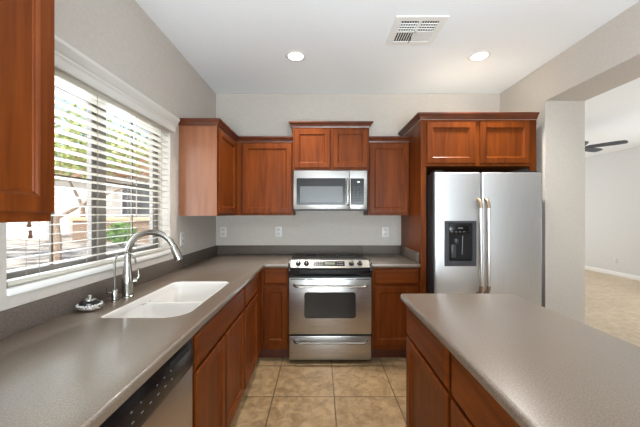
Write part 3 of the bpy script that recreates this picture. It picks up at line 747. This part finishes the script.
# ------------------------------------------------------------------ outlets
def outlet(fn, label, rocker=False):
    # fn(u, z, n)
    p0 = fn(0, 0, 0)
    o = thing('wall_outlet', p0, label, 'outlet', None)
    def b(u0, u1, z0, z1, n0, n1):
        return [[fn(u0, z0, n), fn(u1, z0, n), fn(u1, z1, n), fn(u0, z1, n)] for n in (n0, n1)]
    MB().loft(b(-0.037, 0.037, -0.058, 0.058, 0.0005, 0.006)).build('cover_plate', 'plate', o, bevel=0.002)
    for s in (-1, 1):
        r = MB().loft(b(-0.017, 0.017, s * 0.024 - 0.014, s * 0.024 + 0.014, 0.0058, 0.0085)).build('receptacle', 'outlet_face', o, bevel=0.002)
        m = MB()
        m.loft(b(-0.009, -0.006, s * 0.024 - 0.005, s * 0.024 + 0.006, 0.0083, 0.0089)); m.loft(b(0.006, 0.009, s * 0.024 - 0.005, s * 0.024 + 0.006, 0.0083, 0.0089))
        m.build('slots', 'slot', r)
    return o
outlet(lambda u, z, n: (XL + n, 2.576 + u, 1.155 + z), 'white wall outlet beside the window, under the side-wall cabinet')
outlet(lambda u, z, n: (-1.10 + u, YB - n, 1.160 + z), 'white wall outlet on the back wall in the corner')
outlet(lambda u, z, n: (-0.471 + u, YB - n, 1.163 + z), 'white wall outlet on the back wall just left of the range')
outlet(lambda u, z, n: (0.745 + u, YB - n, 1.160 + z), 'white wall outlet on the back wall beside the refrigerator panel')
outlet(lambda u, z, n: (6.5 - n, 6.58 + u, 0.34 + z), 'low white outlet on the far living room wall')

# ------------------------------------------------------------------ ceiling lights and register
for (lx, ly, lab, e_) in ((-0.21, 2.60, 'lit round recessed ceiling light on the left, above the range aisle', 14), (1.38, 2.60, 'lit round recessed ceiling light on the right, before the refrigerator', 20)):
    c = thing('recessed_light', (lx, ly, ZC), lab, 'ceiling light')
    MB().lathe([(0.062, -0.002), (0.066, -0.007), (0.084, -0.006), (0.092, -0.0005), (0.062, -0.0005)], (lx, ly, ZC), seg=32, cap0=False, cap1=False).build('trim_ring', 'white', c)
    MB().lathe([(0.064, -0.0008), (0.064, -0.004), (0.045, -0.006)], (lx, ly, ZC), seg=32).build('lens', 'bulb', c)
    l = D.lights.new('recessed_lamp', 'SPOT'); l.energy = e_ * 6.5; l.spot_size = math.radians(118); l.spot_blend = 0.8; l.shadow_soft_size = 0.06; l.color = (1.0, 0.95, 0.88)
    o = D.objects.new('recessed_lamp', l); COL.objects.link(o); o.location = (0, 0, -0.03); o.parent = c

vx0, vx1, vy0, vy1 = 0.528, 0.892, 2.07, 2.416
c = thing('ceiling_register', ((vx0 + vx1) / 2, (vy0 + vy1) / 2, ZC), 'square white four-way air register in the ceiling', 'vent')
vf = MB(); b_ = 0.045; zt = ZC - 0.0005; zb = ZC - 0.009
vf.box(vx0, vx1, vy0, vy0 + b_, zb, zt).box(vx0, vx1, vy1 - b_, vy1, zb, zt).box(vx0, vx0 + b_, vy0 + b_, vy1 - b_, zb, zt).box(vx1 - b_, vx1, vy0 + b_, vy1 - b_, zb, zt)
vcx, vcy = (vx0 + vx1) / 2, (vy0 + vy1) / 2
vf.box(vcx - 0.008, vcx + 0.008, vy0 + b_, vy1 - b_, zb, zt).box(vx0 + b_, vx1 - b_, vcy - 0.008, vcy + 0.008, zb, zt)
vf.build('frame', 'white', c, smooth=False)
box('duct', 'vent_dark', c, vx0 + b_, vx1 - b_, vy0 + b_, vy1 - b_, ZC - 0.0025, ZC - 0.0004)
lv = MB()
def louvre_y(x0, x1, y, lean):     # blade running along x
    lv.loft([[(x, y, zt - 0.002), (x, y + 0.0022, zt - 0.002), (x, y + 0.0022 + lean, zb + 0.001), (x, y + lean, zb + 0.001)] for x in (x0, x1)])
def louvre_x(y0, y1, x, lean):
    lv.loft([[(x, y, zt - 0.002), (x + 0.0022, y, zt - 0.002), (x + 0.0022 + lean, y, zb + 0.001), (x + lean, y, zb + 0.001)] for y in (y0, y1)])
xa, xb, xm0, xm1 = vx0 + b_, vx1 - b_, vcx - 0.008, vcx + 0.008
ya_, yb2, ym0, ym1 = vy0 + b_, vy1 - b_, vcy - 0.008, vcy + 0.008
for k in range(7):
    louvre_x(ya_, ym0, xa + 0.008 + k * 0.0185, -0.006); louvre_x(ya_, ym0, xm1 + 0.008 + k * 0.0185, -0.006)
    louvre_x(ym1, yb2, xa + 0.008 + k * 0.0185, -0.008)
    louvre_x(ym1, yb2, xm1 + 0.004 + k * 0.0185, 0.016)
for k in range(3):
    louvre_y(xa, xm0, ya_ + 0.03 + k * 0.03, 0.004); louvre_y(xm1, xb, ya_ + 0.03 + k * 0.03, 0.004)
lv.build('louvres', 'white', c, smooth=False)
MB().tube([(vcx - 0.012, vcy + 0.06, zb - 0.001), (vcx - 0.006, vcy + 0.10, zb - 0.004), (vcx - 0.012, vcy + 0.14, zb - 0.001)], 0.003, 6).build('damper_lever', 'vent_dark', c)

# ------------------------------------------------------------------ living-room ceiling fan
hx, hy, hz = 4.08, 4.75, 2.40
c = thing('ceiling_fan', (hx, hy, ZC), 'slate grey ceiling fan in the living room through the opening', 'fan')
MB().lathe([(0.06, -0.001), (0.06, -0.03), (0.02, -0.05), (0.013, -0.06), (0.013, -0.22), (0.05, -0.24)], (hx, hy, ZC), seg=20).build('downrod', 'fan', c)
MB().lathe([(0.03, 0.09), (0.065, 0.07), (0.07, 0.0), (0.055, -0.03), (0.03, -0.06)], (hx, hy, hz), seg=24).build('motor', 'fan', c)
for k in range(5):
    a = math.radians(-52 + 72 * k)
    ca, sa = math.cos(a), math.sin(a)
    def bp_(r, w_, z): return (hx + ca * r - sa * w_, hy + sa * r + ca * w_, hz + z)
    pr = [(0.09, 0.025), (0.16, 0.055), (0.45, 0.066), (0.54, 0.055), (0.56, 0.02)]
    rings = []
    for r, w_ in pr:
        t_ = -0.22 * w_
        rings.append([bp_(r, -w_, 0.0 - t_), bp_(r, w_, 0.0 + t_), bp_(r, w_, 0.008 + t_), bp_(r, -w_, 0.008 - t_)])
    MB().loft(rings).build('blade', 'fan', c)

# ------------------------------------------------------------------ outdoors: yard seen through the blind
g = MB().box(-60, XL - 0.1505, -12, 70, -0.35, -0.15).build('yard', 'gravel', smooth=False); struct(g)
def leaves(mb, c, r, n, size, sq=1.0):
    for _ in range(n):
        while True:
            v = Vector((random.uniform(-1, 1), random.uniform(-1, 1), random.uniform(-1, 1)))
            if 0.2 < v.length < 1: break
        p = Vector(c) + Vector((v.x * r, v.y * r, v.z * r * sq))
        d = Vector((random.uniform(-1, 1), random.uniform(-1, 1), random.uniform(-0.6, 0.6))).normalized()
        u = d.orthogonal().normalized(); s_ = size * random.uniform(0.6, 1.3)
        q = d.cross(u)
        vs = [mb.bm.verts.new(p + x) for x in (d * s_, u * s_ * 0.45 + q * 0.02, -d * s_, -u * s_ * 0.45)]
        mb.bm.faces.new(vs)
def tree(x, y, label, trunk_h, crowns, br, mat, nleaf, size, tr=0.12):
    c = thing('yard_tree', (x, y, -0.15), label, 'tree', None)
    t_ = MB().tube([(x, y, -0.16), (x + 0.04, y, 0.5), (x - 0.02, y + 0.03, trunk_h * 0.7), (x, y, trunk_h)], [tr * 1.25, tr, tr * 0.85, tr * 0.7], 10)
    to = t_.build('trunk', 'bark', c)
    for pts, r in br:
        n = len(pts)
        MB().tube([(x + a, y + b_, z) for a, b_, z in pts], [r * (1 - 0.6 * k / (n - 1)) for k in range(n)], 8).build('branch', 'bark', to)
    lm = MB()
    for (a, b_, z, r, sq) in crowns: leaves(lm, (x + a, y + b_, z), r, nleaf, size, sq)
    lm.build('foliage', mat, c, smooth=False)
tree(-8.62, 9.8, 'slim branching yard tree with pale trunk seen through the left sash', 1.25,
     [(-0.6, -0.2, 3.3, 1.3, 0.75), (0.8, 0.4, 3.9, 1.25, 0.8), (-0.1, 0.2, 4.9, 1.5, 0.8), (-1.6, -0.6, 3.0, 0.9, 0.7)],
     [([(0, 0, 1.2), (0.6, 0.5, 1.75), (1.5, 1.2, 2.35), (2.2, 1.8, 3.2)], 0.055), ([(0, 0, 1.2), (-0.3, -0.2, 2.0), (-0.6, -0.3, 3.2)], 0.06)],
     'leaf', 420, 0.10)
tree(-13.6, 17.2, 'dense green yard tree beyond the low planter wall', 1.9,
     [(0.2, 0, 4.6, 1.9, 0.75), (2.2, 0.6, 5.0, 1.8, 0.75), (-1.8, 0.5, 5.2, 1.7, 0.8), (0.8, 0.5, 6.6, 1.9, 0.8)],
     [([(0, 0, 1.8), (0.8, 0.2, 2.8), (1.8, 0.5, 4.2)], 0.09), ([(0, 0, 1.8), (-0.8, 0.2, 3.0), (-1.6, 0.4, 4.4)], 0.09)],
     'leaf_d', 520, 0.17, 0.14)
# neighbour house
c = thing('neighbour_house', (-13.5, 24.5, -0.15), 'pale stucco house across the yard with a dark window', 'house')
box('walls', 'stucco', c, -19.6, -9.5, 21.5, 29.0, -0.15, 4.0)
MB().prism([(-20.3, 3.95), (-8.9, 3.95), (-12.5, 6.2), (-16.5, 6.2)], lambda u, v, n: (u, n, v), 20.9, 29.6).build('roof', 'roof', c, smooth=False)
wi = MB().box(-14.2, -12.0, 21.42, 21.52, 1.2, 3.6).build('window', 'white', c)
MB().box(-14.1, -13.15, 21.395, 21.43, 1.3, 3.5).box(-13.05, -12.1, 21.395, 21.43, 1.3, 3.5).build('pane', 'pane_far', wi)
# white block garden wall on the left, and the low planter wall
c = MB()
for k in range(7):
    x0 = -24.6 + k * 1.2
    c.box(x0, x0 + 1.17, 18.5 - 0.12 * k, 18.7 - 0.12 * k, -0.16, 2.55)
    c.box(x0 + 1.1, x0 + 1.26, 18.4 - 0.12 * k, 18.8 - 0.12 * k, -0.16, 2.65)
tag(c.build('garden_wall', 'block', smooth=False), 'white panelled garden wall behind the slim tree', 'wall')
c = thing('planter_wall', (-9.6, 16.2, -0.15), 'low brown planter wall with orange cap in front of the house', 'planter')
box('wall_course', 'brickw', c, -13.2, -5.5, 16.0, 16.4, -0.16, 0.98)
box('cap', 'ledge', c, -13.3, -5.4, 15.9, 16.5, 0.98, 1.16, bevel=0.02)
c = thing('green_shrub', (-9.0, 13.6, -0.15), 'rounded bright green shrub in front of the planter wall', 'shrub')
lm = MB(); leaves(lm, (-9.0, 13.6, 0.46), 0.62, 900, 0.09, 0.85); lm.build('foliage', 'shrub', c, smooth=False)
sm = MB()
for k in range(5):
    a = k * 1.256; sm.tube([(-9.0, 13.6, -0.16), (-9.0 + 0.3 * math.cos(a), 13.6 + 0.3 * math.sin(a), 0.5)], [0.02, 0.01], 6)
sm.build('stems', 'bark', c)
c = thing('green_shrub', (-6.4, 11.9, -0.15), 'small grey-green shrub in the gravel right of the rounded shrub', 'shrub')
lm = MB(); leaves(lm, (-6.4, 11.9, 0.1), 0.35, 350, 0.07, 0.8); lm.build('foliage', 'leaf_d', c, smooth=False)
